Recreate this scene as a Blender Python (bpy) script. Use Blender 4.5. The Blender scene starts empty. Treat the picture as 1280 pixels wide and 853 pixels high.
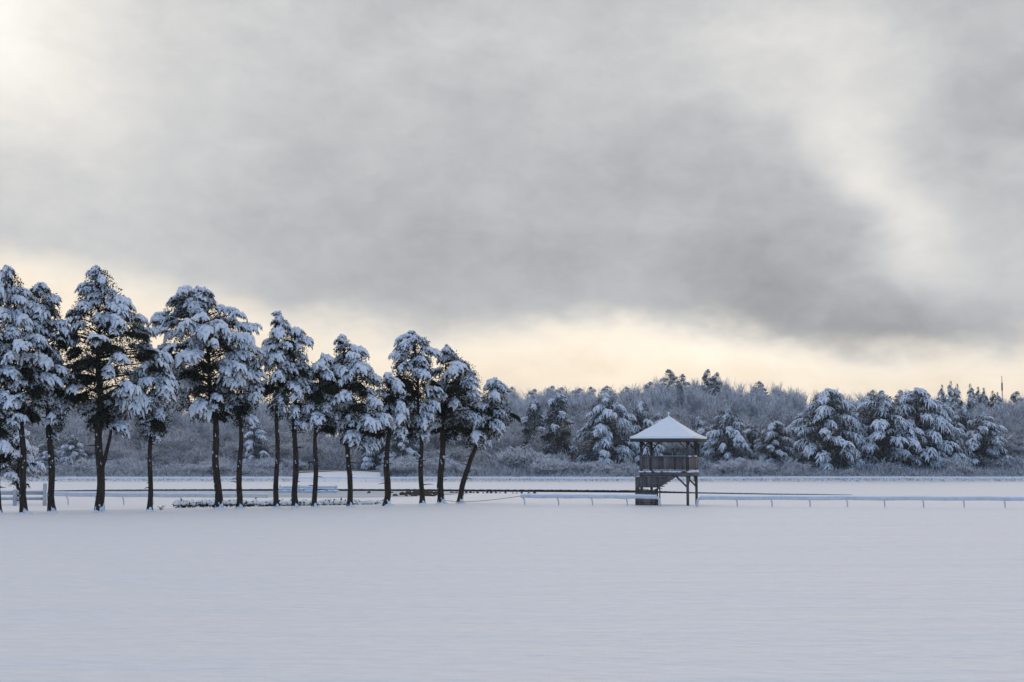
import bpy, math, random
import numpy as np
from mathutils import Vector

# ---------------------------------------------------------------- camera, sky, sun, exposure
sc = bpy.context.scene
col = sc.collection
F, CX, CY = 1777.8, 640.0, 426.5          # pixels of the 1280 wide photograph
HOR = 568.0                               # row of the horizon
CAMZ = 3.5
PITCH = math.atan((HOR - CY) / F)

cam_data = bpy.data.cameras.new('camera')
cam_data.sensor_width = 36.0
cam_data.lens = 50.0
cam_data.clip_start = 0.1
cam_data.clip_end = 6000.0
cam = bpy.data.objects.new('camera', cam_data)
col.objects.link(cam)
cam.location = (0, 0, CAMZ)
cam.rotation_euler = (math.pi / 2 + PITCH, 0, 0)
sc.camera = cam

SUN_AZ, SUN_EL = math.radians(14.0), math.radians(12.0)
SKY_STRENGTH = 0.1
CLOUD = 1.0
BACK = 2.6
HAZE = 0.00015

sc.view_settings.view_transform = 'Standard'
sc.view_settings.look = 'None'
sc.view_settings.exposure = 0.0
sc.view_settings.gamma = 1.0
sc.view_settings.use_curve_mapping = False
sc.render.engine = 'CYCLES'
sc.cycles.use_denoising = True
sc.cycles.max_bounces = 6
sc.cycles.diffuse_bounces = 4
sc.cycles.transparent_max_bounces = 8

sun_data = bpy.data.lights.new('sun', 'SUN')
sun_data.energy = 0.55
sun_data.angle = math.radians(40.0)
sun_data.color = (1.0, 0.88, 0.70)
sun = bpy.data.objects.new('sun', sun_data)
col.objects.link(sun)
sdir = Vector((math.sin(SUN_AZ) * math.cos(SUN_EL), math.cos(SUN_AZ) * math.cos(SUN_EL), math.sin(SUN_EL)))
sun.rotation_euler = (-sdir).to_track_quat('-Z', 'Y').to_euler()
sun.location = sdir * 500


class Nodes:
    """Small helper that writes node maths as function calls."""
    def __init__(self, tree):
        self.t = tree

    def put(self, sock, v):
        if isinstance(v, bpy.types.NodeSocket):
            self.t.links.new(v, sock)
        else:
            sock.default_value = v

    def m(self, op, a, b=None, c=None, clamp=False):
        n = self.t.nodes.new('ShaderNodeMath')
        n.operation = op
        n.use_clamp = clamp
        for i, v in enumerate((a, b, c)):
            if v is not None:
                self.put(n.inputs[i], v)
        return n.outputs[0]

    def add(self, a, b): return self.m('ADD', a, b)
    def sub(self, a, b): return self.m('SUBTRACT', a, b)
    def mul(self, a, b): return self.m('MULTIPLY', a, b)

    def smooth(self, v, lo, hi, olo=0.0, ohi=1.0):
        n = self.t.nodes.new('ShaderNodeMapRange')
        n.interpolation_type = 'SMOOTHSTEP'
        for i, q in enumerate((v, lo, hi, olo, ohi)):
            self.put(n.inputs[i], q)
        return n.outputs[0]

    def mix(self, f, a, b, mode='MIX'):
        n = self.t.nodes.new('ShaderNodeMix')
        n.data_type = 'RGBA'
        n.blend_type = mode
        n.clamp_factor = True
        ins = [s for s in n.inputs if s.enabled]
        self.put(ins[0], f)
        for s, v in ((ins[1], a), (ins[2], b)):
            self.put(s, v if isinstance(v, bpy.types.NodeSocket) else (v[0], v[1], v[2], 1.0))
        return [s for s in n.outputs if s.enabled][0]

    def noise(self, vec, scale, detail=4.0, rough=0.55, dist=0.0):
        n = self.t.nodes.new('ShaderNodeTexNoise')
        if vec is not None:
            self.t.links.new(vec, n.inputs['Vector'])
        n.inputs['Scale'].default_value = scale
        n.inputs['Detail'].default_value = detail
        n.inputs['Roughness'].default_value = rough
        n.inputs['Distortion'].default_value = dist
        return n.outputs[0]

    def mapping(self, vec, scale=(1, 1, 1), loc=(0, 0, 0), rot=(0, 0, 0)):
        n = self.t.nodes.new('ShaderNodeMapping')
        self.t.links.new(vec, n.inputs[0])
        n.inputs['Location'].default_value = loc
        n.inputs['Rotation'].default_value = rot
        n.inputs['Scale'].default_value = scale
        return n.outputs[0]

    def scale_col(self, c, f):
        n = self.t.nodes.new('ShaderNodeVectorMath')
        n.operation = 'SCALE'
        self.put(n.inputs[0], c if isinstance(c, bpy.types.NodeSocket) else tuple(c))
        self.put(n.inputs['Scale'], f)
        return n.outputs[0]


def build_world():
    w = bpy.data.worlds.new('World')
    sc.world = w
    w.use_nodes = True
    t = w.node_tree
    t.nodes.clear()
    N = Nodes(t)
    out = t.nodes.new('ShaderNodeOutputWorld')
    bg = t.nodes.new('ShaderNodeBackground')
    bg.inputs[1].default_value = SKY_STRENGTH
    t.links.new(bg.outputs[0], out.inputs[0])
    sky = t.nodes.new('ShaderNodeTexSky')
    sky.sky_type = 'NISHITA'
    sky.sun_disc = False
    sky.sun_elevation = SUN_EL
    sky.sun_rotation = SUN_AZ
    sky.air_density = 1.0
    sky.dust_density = 0.6
    tc = t.nodes.new('ShaderNodeTexCoord')
    sep = t.nodes.new('ShaderNodeSeparateXYZ')
    t.links.new(tc.outputs['Generated'], sep.inputs[0])
    x, y, z = sep.outputs[0], sep.outputs[1], sep.outputs[2]
    az = N.m('ARCTAN2', x, y)
    el = N.m('ARCSINE', z)
    # cloud sheets: turbulence pushes the edges about
    v1 = N.mapping(tc.outputs['Generated'], (1.0, 1.0, 1.9), (0, 0, 0), (0, math.radians(24), 0))
    n1 = N.noise(v1, 5.0, 5.0, 0.5)
    n2 = N.noise(N.mapping(v1, loc=(7.3, 2.1, 4.4)), 5.0, 5.0, 0.5)
    n3 = N.noise(N.mapping(v1, loc=(1.3, 5.1, 9.4)), 14.0, 7.0, 0.6)
    n4 = N.noise(N.mapping(tc.outputs['Generated'], (1.0, 1.0, 1.5), (4, 8, 2), (0, 0.5, 0)), 34.0, 6.0, 0.6, 0.4)
    az_w = N.add(az, N.mul(N.sub(n1, 0.5), 0.20))
    el_w = N.add(el, N.mul(N.sub(n2, 0.5), 0.10))
    el_f = N.add(el_w, N.mul(N.sub(n3, 0.5), 0.055))

    def ang(px, py):
        a = math.atan((px - CX) / F)
        return a, math.atan((HOR - py) / F * math.cos(a))

    def blob(px, py, rx, ry, rot, amp):
        """soft patch of thinner (+) or thicker (-) cloud: centre, half sizes and tilt as seen from the field"""
        a, e = ang(px, py)
        ca, sa = math.cos(math.radians(rot)), math.sin(math.radians(rot))
        da, de = N.sub(az_w, a), N.sub(el_w, e)
        p = N.mul(N.add(N.mul(da, ca), N.mul(de, sa)), F / rx)
        q = N.mul(N.sub(N.mul(de, ca), N.mul(da, sa)), F / ry)
        r2 = N.add(N.mul(p, p), N.mul(q, q))
        return N.mul(N.m('EXPONENT', N.mul(r2, -1.0)), amp)

    lum = N.add(N.add(0.565, N.smooth(el, 0.36, 0.9, 0.0, 0.20)), N.mul(N.sub(n1, 0.5), 0.30))
    lum = N.add(lum, N.mul(N.sub(n3, 0.5), 0.19))
    lum = N.add(lum, N.mul(N.sub(n4, 0.5), 0.16))
    for b in ((10, 0, 130, 100, 0, 0.26), (20, 110, 260, 190, -12, 0.13), (-420, 60, 420, 260, 0, 0.15),
              (300, 260, 260, 70, -6, -0.02), (660, 330, 360, 90, -10, -0.065), (1010, 345, 260, 80, -10, -0.05),
              (960, 300, 120, 100, 0, -0.025), (1190, 385, 260, 55, -8, -0.10), (500, 190, 240, 80, 0, -0.03),
              (1085, 185, 170, 55, -38, 0.23), (1165, 280, 120, 60, -52, 0.09), (1040, 30, 120, 62, -25, 0.21),
              (1175, 95, 110, 70, -20, -0.05), (560, 30, 260, 80, 0, 0.03), (1270, 190, 110, 110, 0, -0.04), (1400, 330, 200, 120, 0, 0.04)):
        lum = N.add(lum, blob(*b))
    grey = N.mix(N.smooth(lum, 0.48, 0.95), (0.945, 0.968, 1.0), (1.0, 0.965, 0.905))
    cloud = N.scale_col(grey, lum)
    # the clear gap low over the wood, where the low sun glows through
    a0, e0 = ang(0, 330)
    a1, e1 = ang(1280, 424)
    base = N.add(N.mul(N.sub(az, a0), (e1 - e0) / (a1 - a0)), e0)
    d = N.sub(base, el_f)
    gap = N.smooth(d, -0.020, 0.018)
    ahead = N.smooth(y, 0.1, 0.75)
    gap = N.mul(gap, N.mul(ahead, N.smooth(el, -0.02, 0.0)))
    glow = N.add(0.98, N.add(N.mul(N.sub(n3, 0.5), 0.42), N.mul(N.sub(n4, 0.5), 0.15)))
    glow = N.add(glow, N.add(blob(880, 430, 260, 60, 0, 0.12), blob(230, 470, 260, 90, 0, 0.05)))
    gapc = N.scale_col(N.mix(N.smooth(d, -0.01, 0.045), (0.96, 0.885, 0.77), (1.0, 0.865, 0.69)), glow)
    col_s = N.mix(gap, cloud, gapc)
    # behind the photographer the cover breaks up and blue dusk sky shows
    nb = N.noise(N.mapping(tc.outputs['Generated'], (1, 1, 2.2), (3, 3, 3)), 2.2, 6.0, 0.55)
    behind = N.smooth(N.sub(N.mul(y, -1.0), N.mul(z, 0.8)), -0.55, 0.25)
    clear = N.mul(behind, N.smooth(nb, 0.30, 0.62))
    blue = N.scale_col(N.mix(1.0, sky.outputs[0], (0.68, 0.93, 1.44), 'MULTIPLY'), BACK)
    dim = N.scale_col(N.mix(behind, (1, 1, 1), (0.62, 0.74, 1.0)), 1.0)
    col_s = N.mix(1.0, col_s, dim, 'MULTIPLY')
    col_s = N.scale_col(col_s, CLOUD / SKY_STRENGTH)
    final = N.mix(clear, col_s, blue)
    t.links.new(final, bg.inputs[0])


build_world()

# ---------------------------------------------------------------- helpers


def tag(o, label=None, cat=None, group=None, kind=None):
    if label: o['label'] = label
    if cat: o['category'] = cat
    if group: o['group'] = group
    if kind: o['kind'] = kind
    return o


def empty(name, loc=(0, 0, 0), rz=0.0):
    o = bpy.data.objects.new(name, None)
    o.empty_display_size = 0.3
    col.objects.link(o)
    o.location = loc
    o.rotation_euler = (0, 0, rz)
    return o


def ray(px, py):
    a, b = (px - CX) / F, (CY - py) / F
    c, s = math.cos(PITCH), math.sin(PITCH)
    return a, c - b * s, s + b * c


def at(px, py, Y):
    """the place that stands at depth Y in the direction of a pixel"""
    x, y, z = ray(px, py)
    return np.array((x / y * Y, Y, CAMZ + z / y * Y))


class MB:
    """collects triangles, then links them as one mesh object"""
    def __init__(self):
        self.v, self.f, self.n = [], [], 0
        self.tone = []

    def add(self, v, f, tone=0.5):
        v = np.asarray(v, dtype=np.float64).reshape(-1, 3)
        f = np.asarray(f, dtype=np.int64).reshape(-1, 3)
        self.v.append(v)
        self.f.append(f + self.n)
        self.tone.append(np.full(len(v), tone, dtype=np.float32))
        self.n += len(v)

    def box(self, x0, x1, y0, y1, z0, z1, tone=0.5):
        v = [(x, y, z) for x in (x0, x1) for y in (y0, y1) for z in (z0, z1)]
        q = [(0, 1, 3, 2), (4, 6, 7, 5), (0, 4, 5, 1), (2, 3, 7, 6), (0, 2, 6, 4), (1, 5, 7, 3)]
        self.add(v, [t for a, b, c, d in q for t in ((a, b, c), (a, c, d))], tone)

    def poly_prism(self, pts, y0, y1, tone=0.5):
        """convex outline in x,z pushed through y0..y1"""
        n = len(pts)
        v = [(p[0], y0, p[1]) for p in pts] + [(p[0], y1, p[1]) for p in pts]
        f = [(0, i, i + 1) for i in range(1, n - 1)] + [(n, n + i + 1, n + i) for i in range(1, n - 1)]
        for i in range(n):
            j = (i + 1) % n
            f += [(i, n + i, n + j), (i, n + j, j)]
        self.add(v, f, tone)

    def beam(self, p, q, w, h, tone=0.5):
        """square bar between two points"""
        p, q = Vector(p), Vector(q)
        d = (q - p).normalized()
        s = d.cross(Vector((0, 0, 1)))
        if s.length < 1e-3: s = Vector((1, 0, 0))
        s.normalize()
        u = s.cross(d).normalized()
        v = []
        for c in (p, q):
            for a, b in ((-1, -1), (1, -1), (1, 1), (-1, 1)):
                v.append(tuple(c + s * (a * w / 2) + u * (b * h / 2)))
        f = [(0, 1, 2), (0, 2, 3), (4, 6, 5), (4, 7, 6)]
        for i in range(4):
            j = (i + 1) % 4
            f += [(i, 4 + i, 4 + j), (i, 4 + j, j)]
        self.add(v, f, tone)

    def tube(self, pts, rad, sides=8, jitter=0.0, rng=None, flat=1.0, tone=0.5):
        pts = np.asarray(pts, float)
        n = len(pts)
        rad = np.broadcast_to(np.asarray(rad, float), (n,))
        tan = np.gradient(pts, axis=0)
        tan /= np.linalg.norm(tan, axis=1)[:, None] + 1e-9
        ref = np.array((0.0, 0.0, 1.0)) if abs(tan[0][2]) < 0.8 else np.array((0.0, 1.0, 0.0))
        s = np.cross(tan, ref)
        s /= np.linalg.norm(s, axis=1)[:, None] + 1e-9
        u = np.cross(s, tan)
        a = np.arange(sides) / sides * 2 * np.pi
        r = rad[:, None] * np.ones((1, sides))
        if jitter: r = r * (1 + rng.uniform(-jitter, jitter, (n, sides)))
        v = pts[:, None, :] + r[..., None] * (np.cos(a)[None, :, None] * s[:, None, :] + flat * np.sin(a)[None, :, None] * u[:, None, :])
        v = np.concatenate([v.reshape(-1, 3), pts[:1], pts[-1:]])
        f = []
        for i in range(n - 1):
            for j in range(sides):
                k = (j + 1) % sides
                A, B, C, D = i * sides + j, i * sides + k, (i + 1) * sides + k, (i + 1) * sides + j
                f += [(A, B, C), (A, C, D)]
        for j in range(sides):
            k = (j + 1) % sides
            f += [(n * sides, k, j), (n * sides + 1, (n - 1) * sides + j, (n - 1) * sides + k)]
        self.add(v, f, tone)

    def lump(self, c, r, rng, seg=7, rings=5, jit=0.18, tone=0.5):
        """uneven rounded lump"""
        v, f = [], []
        for i in range(rings + 1):
            th = math.pi * i / rings
            for j in range(seg):
                ph = 2 * math.pi * j / seg
                k = 1 + rng.uniform(-jit, jit)
                v.append((c[0] + r[0] * k * math.sin(th) * math.cos(ph), c[1] + r[1] * k * math.sin(th) * math.sin(ph), c[2] + r[2] * k * math.cos(th)))
        for i in range(rings):
            for j in range(seg):
                k = (j + 1) % seg
                A, B, C, D = i * seg + j, i * seg + k, (i + 1) * seg + k, (i + 1) * seg + j
                f += [(A, D, C), (A, C, B)]
        self.add(v, f, tone)

    def mesh(self, name, material, smooth=False):
        v = np.concatenate(self.v).astype(np.float32)
        f = np.concatenate(self.f).astype(np.int32)
        me = bpy.data.meshes.new(name)
        me.vertices.add(len(v))
        me.vertices.foreach_set('co', v.ravel())
        me.loops.add(len(f) * 3)
        me.loops.foreach_set('vertex_index', f.ravel())
        me.polygons.add(len(f))
        me.polygons.foreach_set('loop_start', np.arange(0, len(f) * 3, 3, dtype=np.int32))
        me.polygons.foreach_set('loop_total', np.full(len(f), 3, dtype=np.int32))
        if smooth: me.polygons.foreach_set('use_smooth', np.ones(len(f), dtype=bool))
        at_ = me.attributes.new('tone', 'FLOAT', 'POINT')
        at_.data.foreach_set('value', np.concatenate(self.tone))
        me.update(calc_edges=True)
        me.validate()
        me.materials.append(material)
        return me

    def build(self, name, material, parent=None, smooth=False, loc=None):
        o = bpy.data.objects.new(name, self.mesh(name, material, smooth))
        col.objects.link(o)
        if parent is not None: o.parent = parent
        if loc is not None: o.location = loc
        return o


def link_copy(o, parent=None, name=None):
    c = o.copy()
    col.objects.link(c)
    c.parent = parent
    return c


def copy_tree(o, parent=None):
    c = link_copy(o, parent)
    for ch in o.children:
        copy_tree(ch, c)
    return c


# ---------------------------------------------------------------- materials


def new_mat(name):
    m = bpy.data.materials.new(name)
    m.use_nodes = True
    t = m.node_tree
    bs = t.nodes['Principled BSDF']
    bs.inputs['Specular IOR Level'].default_value = 0.2
    return m, t, bs, Nodes(t)


def obj_co(t):
    n = t.nodes.new('ShaderNodeTexCoord')
    return n.outputs['Object']


def up_z(t):
    g = t.nodes.new('ShaderNodeNewGeometry')
    s = t.nodes.new('ShaderNodeSeparateXYZ')
    t.links.new(g.outputs['Normal'], s.inputs[0])
    return s.outputs[2]


def bump(t, N, height, strength, dist, bs):
    b = t.nodes.new('ShaderNodeBump')
    b.inputs['Strength'].default_value = strength
    b.inputs['Distance'].default_value = dist
    t.links.new(height, b.inputs['Height'])
    t.links.new(b.outputs[0], bs.inputs['Normal'])


def mat_snow(name, c=(0.80, 0.82, 0.85), scale=6.0, st=0.35, dist=0.04):
    m, t, bs, N = new_mat(name)
    co = obj_co(t)
    n = N.noise(co, scale, 5, 0.6)
    t.links.new(N.mix(N.smooth(n, 0.3, 0.7), [k * 0.93 for k in c], c), bs.inputs['Base Color'])
    bs.inputs['Roughness'].default_value = 0.75
    bump(t, N, n, st, dist, bs)
    return m


def mat_ground():
    m, t, bs, N = new_mat('field_snow')
    co = obj_co(t)
    a = N.noise(N.mapping(co, (0.22, 1.0, 1.0)), 0.55, 6, 0.6)      # wind drawn ripples, long across the field
    b = N.noise(N.mapping(co, (0.5, 1.0, 1.0)), 3.2, 5, 0.6)
    c = N.noise(co, 38.0, 3, 0.6)
    h = N.add(N.mul(a, 0.50), N.add(N.mul(b, 0.13), N.mul(c, 0.012)))
    t.links.new(N.mix(N.smooth(b, 0.3, 0.7), (0.745, 0.742, 0.762), (0.80, 0.795, 0.812)), bs.inputs['Base Color'])
    bs.inputs['Roughness'].default_value = 0.7
    bump(t, N, h, 1.0, 0.55, bs)
    return m


def mat_bark():
    m, t, bs, N = new_mat('cedar_bark')
    co = obj_co(t)
    n = N.noise(N.mapping(co, (7, 7, 0.9)), 2.0, 5, 0.65)
    base = N.mix(N.smooth(n, 0.3, 0.7), (0.012, 0.009, 0.007), (0.062, 0.044, 0.033))
    p = N.noise(N.mapping(co, (1, 1, 0.5)), 3.4, 3, 0.6)
    oz = t.nodes.new('ShaderNodeSeparateXYZ')
    t.links.new(co, oz.inputs[0])
    p = N.add(p, N.smooth(oz.outputs[2], 0.0, 1.1, 0.13, 0.0))
    stuck = N.smooth(p, 0.635, 0.68)                                 # blown snow stuck in the bark
    t.links.new(N.mix(stuck, base, (0.75, 0.77, 0.8)), bs.inputs['Base Color'])
    bs.inputs['Roughness'].default_value = 0.9
    bump(t, N, n, 0.8, 0.06, bs)
    return m


def mat_foliage(name, a, b, snowy=0.0):
    m, t, bs, N = new_mat(name)
    n = N.noise(obj_co(t), 1.7, 4, 0.6)
    c = N.mix(N.smooth(n, 0.3, 0.7), a, b)
    if snowy:
        n2 = N.noise(obj_co(t), 9.0, 2, 0.6)
        z = N.m('ABSOLUTE', up_z(t))
        c = N.mix(N.mul(N.smooth(n2, 0.45, 0.6), N.smooth(z, 0.2, 0.6, 0.0, snowy)), c, (0.72, 0.75, 0.8))
    t.links.new(c, bs.inputs['Base Color'])
    bs.inputs['Roughness'].default_value = 0.8
    return m


def mat_twig(name, bark, amount):
    """twigs with rime and snow lying along their upper sides"""
    m, t, bs, N = new_mat(name)
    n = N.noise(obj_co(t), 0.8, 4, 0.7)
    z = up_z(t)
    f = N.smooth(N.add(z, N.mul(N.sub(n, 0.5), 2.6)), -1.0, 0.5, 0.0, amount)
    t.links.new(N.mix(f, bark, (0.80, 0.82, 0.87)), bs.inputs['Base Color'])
    bs.inputs['Roughness'].default_value = 0.9
    return m


def mat_wood(name, dark, light, board=True):
    m, t, bs, N = new_mat(name)
    co = obj_co(t)
    n = N.noise(N.mapping(co, (9, 9, 0.8)), 2.2, 5, 0.65)
    w = N.noise(co, 1.1, 4, 0.6)
    a = t.nodes.new('ShaderNodeAttribute')
    a.attribute_name = 'tone'
    f = N.add(N.mul(a.outputs['Fac'], 0.42), N.add(N.mul(n, 0.50), N.mul(N.sub(w, 0.5), 0.5)))
    t.links.new(N.mix(N.smooth(f, 0.15, 0.85), dark, light), bs.inputs['Base Color'])
    bs.inputs['Roughness'].default_value = 0.85
    bump(t, N, n, 0.4, 0.02, bs)
    return m


def mat_paint(name, c):
    m, t, bs, N = new_mat(name)
    n = N.noise(obj_co(t), 2.3, 5, 0.65)
    t.links.new(N.mix(N.smooth(n, 0.35, 0.75), c, [k * 0.78 for k in c]), bs.inputs['Base Color'])
    bs.inputs['Roughness'].default_value = 0.55
    return m


def mat_earth(name, a, b, scale=1.5, st=0.8):
    m, t, bs, N = new_mat(name)
    n = N.noise(obj_co(t), scale, 6, 0.65)
    t.links.new(N.mix(N.smooth(n, 0.35, 0.65), a, b), bs.inputs['Base Color'])
    bs.inputs['Roughness'].default_value = 0.9
    bump(t, N, n, st, 0.1, bs)
    return m


def mat_ice():
    m, t, bs, N = new_mat('slush_ice')
    co = obj_co(t)
    n = N.noise(N.mapping(co, (0.25, 1, 1)), 0.4, 6, 0.6)
    t.links.new(N.mix(N.smooth(n, 0.35, 0.65), (0.30, 0.34, 0.40), (0.46, 0.50, 0.56)), bs.inputs['Base Color'])
    bs.inputs['Roughness'].default_value = 0.6
    return m


M = {
    'ground': mat_ground(),
    'snow': mat_snow('lying_snow'),
    'tree_snow': mat_snow('tree_snow', (0.74, 0.76, 0.80), 5.0, 0.5, 0.08),
    'bark': mat_bark(),
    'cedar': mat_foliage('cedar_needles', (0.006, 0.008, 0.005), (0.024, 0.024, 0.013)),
    'pine': mat_foliage('pine_needles', (0.012, 0.016, 0.016), (0.034, 0.038, 0.034), 0.25),
    'spruce': mat_foliage('spruce_needles', (0.022, 0.030, 0.030), (0.05, 0.058, 0.052), 0.25),
    'twig': mat_twig('frosted_twigs', (0.045, 0.043, 0.048), 0.80),
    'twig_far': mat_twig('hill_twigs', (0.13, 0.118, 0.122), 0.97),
    'dark_stem': mat_twig('dark_stems', (0.030, 0.027, 0.028), 0.35),
    'rail_white': mat_paint('bright_rail_paint', (0.82, 0.83, 0.85)),
    'scrub': mat_twig('scrub_twigs', (0.040, 0.037, 0.040), 0.62),
    'shrub': mat_twig('snowy_shrub_twigs', (0.10, 0.088, 0.08), 0.92),
    'wood': mat_wood('weathered_boards', (0.050, 0.043, 0.041), (0.215, 0.188, 0.176)),
    'post': mat_wood('weathered_posts', (0.040, 0.034, 0.031), (0.140, 0.118, 0.106)),
    'white': mat_paint('white_rail_paint', (0.62, 0.63, 0.65)),
    'board': mat_paint('grey_white_fence_paint', (0.46, 0.47, 0.49)),
    'earth': mat_earth('wet_bank_earth', (0.012, 0.011, 0.011), (0.035, 0.030, 0.026)),
    'stone': mat_earth('dark_stone', (0.030, 0.025, 0.022), (0.12, 0.085, 0.06), 2.5),
    'ice': mat_ice(),
    'hedge': mat_foliage('hedge_leaves', (0.012, 0.014, 0.012), (0.04, 0.04, 0.03)),
    'rope': mat_paint('tan_rope', (0.36, 0.27, 0.15)),
    'steel': mat_paint('grey_steel', (0.20, 0.19, 0.19)),
    'floor': mat_earth('leaf_litter_snow', (0.16, 0.155, 0.16), (0.48, 0.49, 0.53), 0.5, 0.3),
}

# ---------------------------------------------------------------- ground
CREST = np.array([(-400, 70), (-60, 72), (-31, 85), (-20, 90.8), (-8, 97.5), (-2, 100), (4, 99), (11, 96.5), (20, 95.2), (36, 93.2), (80, 90), (400, 80)], float)


def smoothstep(t):
    t = np.clip(t, 0, 1)
    return t * t * (3 - 2 * t)


def ground_z(X, Y):
    X, Y = np.asarray(X, float), np.asarray(Y, float)
    yc = np.interp(X, CREST[:, 0], CREST[:, 1])
    far = np.interp(Y, [90, 105, 140, 172, 262.5, 264.3, 266.5, 284, 300, 420, 700, 1600], [-0.45, -0.5, -0.85, -0.9, -1.6, -0.75, -0.55, 0.0, 0.6, 9, 13, 13])
    t = smoothstep((Y - yc - 2.5) / 12.0)
    near = 0.06 * np.sin(0.21 * X + 0.5 * np.sin(0.13 * Y)) * np.sin(0.19 * Y + 1.0) + 0.03 * np.sin(0.7 * Y + 0.4 * np.sin(0.3 * X)) * np.sin(0.11 * X)
    near = near * smoothstep((yc - Y) / 20.0)
    hill = np.where(Y > 285, smoothstep((Y - 285) / 100) * (1.5 * np.sin(0.018 * X + 0.6) + 0.8 * np.sin(0.043 * X)), 0)
    return near * (1 - t) + far * t + hill


def gz(x, y):
    return float(ground_z(x, y))


def on_ground(px, py):
    """where the line of sight of a pixel meets the ground"""
    x, y, z = ray(px, py)
    prev = None
    for Y in np.arange(6, 330, 0.25):
        h = CAMZ + z / y * Y - gz(x / y * Y, Y)
        if h <= 0:
            return np.array((x / y * Y, Y, gz(x / y * Y, Y)))
    return at(px, py, 280)


def build_ground():
    ys = np.concatenate([np.linspace(-400, -20, 20), np.linspace(-15, 82, 200), np.linspace(82.5, 125, 110), np.linspace(126, 258, 84), np.linspace(259, 270, 26), np.linspace(271, 300, 20), np.linspace(305, 700, 60), np.linspace(760, 1600, 12)])
    us = np.linspace(-1, 1, 261)
    us = np.sign(us) * np.abs(us) ** 1.5
    U, Yg = np.meshgrid(us, ys)
    X = U * (420 + 1.2 * np.maximum(Yg, 0))
    Z = ground_z(X, Yg)
    rng = np.random.default_rng(3)
    v = np.stack([X, Yg, Z], -1).reshape(-1, 3)
    nr, nc = len(ys), len(us)
    i = np.arange(nr - 1)[:, None] * nc + np.arange(nc - 1)[None, :]
    i = i.ravel()
    f = np.concatenate([np.stack([i, i + 1, i + nc + 1], -1), np.stack([i, i + nc + 1, i + nc], -1)])
    b = MB()
    b.add(v, f)
    o = b.build('snow_field', M['ground'], smooth=True)
    tag(o, 'wide open field under smooth unbroken snow', 'ground', kind='structure')


build_ground()

# frozen pond behind the row of trees, and the dark bank along its far side
def build_pond():
    near = [(72, 619.2), (140, 621), (240, 621.6), (330, 621.8), (420, 622.2), (500, 621.6), (545, 619.6), (585, 617.4)]
    far = [(72, 614.6), (140, 614.7), (240, 614.6), (330, 614.4), (420, 614.3), (500, 614.8), (545, 615.2), (585, 615.8)]
    b = MB()
    v, f = [], []
    for (x0, y0), (x1, y1) in zip(near, far):
        A, B = on_ground(x0, y0), on_ground(x1, y1)
        for k in range(9):
            p = A + (B - A) * k / 8
            v.append((p[0], p[1], gz(p[0], p[1]) + 0.03))
    for i in range(len(near) - 1):
        for k in range(8):
            a, c = i * 9 + k, (i + 1) * 9 + k
            f += [(a, c, c + 1), (a, c + 1, a + 1)]
    b.add(v, f)
    tag(b.build('frozen_pond', M['ice'], smooth=True), 'grey slush covered frozen pond behind the row of trees', 'pond', kind='structure')

    pts = [(62, 614.4, 0.8), (110, 614.0, 1.3), (200, 613.9, 1.9), (330, 613.9, 2.2), (420, 613.9, 2.2), (520, 614.2, 2.4), (600, 614.8, 2.6), (700, 615.4, 2.8), (800, 616.2, 2.8), (880, 617.2, 1.3), (960, 618.4, 1.1), (1030, 618.9, 0.7), (1066, 619.0, 0.3)]
    rng = np.random.default_rng(5)
    e, s = MB(), MB()
    xs = np.arange(62, 1066, 1.6)
    py = np.interp(xs, [p[0] for p in pts], [p[1] for p in pts])
    th = np.interp(xs, [p[0] for p in pts], [p[2] for p in pts])
    ev, ef, sv, sf = [], [], [], []
    for i, (x, y, h) in enumerate(zip(xs, py, th)):
        g = on_ground(x, y)
        H = h * g[1] / F * (1 + rng.uniform(-0.10, 0.10))
        n = rng.uniform(-0.04, 0.04)
        for dy, dz in ((-0.25 + n, -0.1), (-0.12 + n, H * 0.55), (0.0, H), (0.55, H)):
            ev.append((g[0], g[1] + dy, g[2] + dz))
        for dy, dz in ((-0.03, H), (0.02, H + 0.05), (0.5, H + 0.06), (3.5, -0.05)):
            sv.append((g[0], g[1] + dy, g[2] + dz + 0.004))
        if i:
            a, c = (i - 1) * 4, i * 4
            for k in range(3):
                ef += [(a + k, c + k, c + k + 1), (a + k, c + k + 1, a + k + 1)]
                sf += [(a + k, c + k, c + k + 1), (a + k, c + k + 1, a + k + 1)]
    e.add(ev, ef)
    s.add(sv, sf)
    tag(e.build('pond_bank', M['earth']), 'thin dark bare earth bank running across the snow behind the tower', 'bank', kind='structure')
    tag(s.build('bank_snow', M['snow'], smooth=True), 'snow lying on top of the dark bank', 'snow', kind='structure')


build_pond()

# ---------------------------------------------------------------- snow laden evergreens


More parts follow.
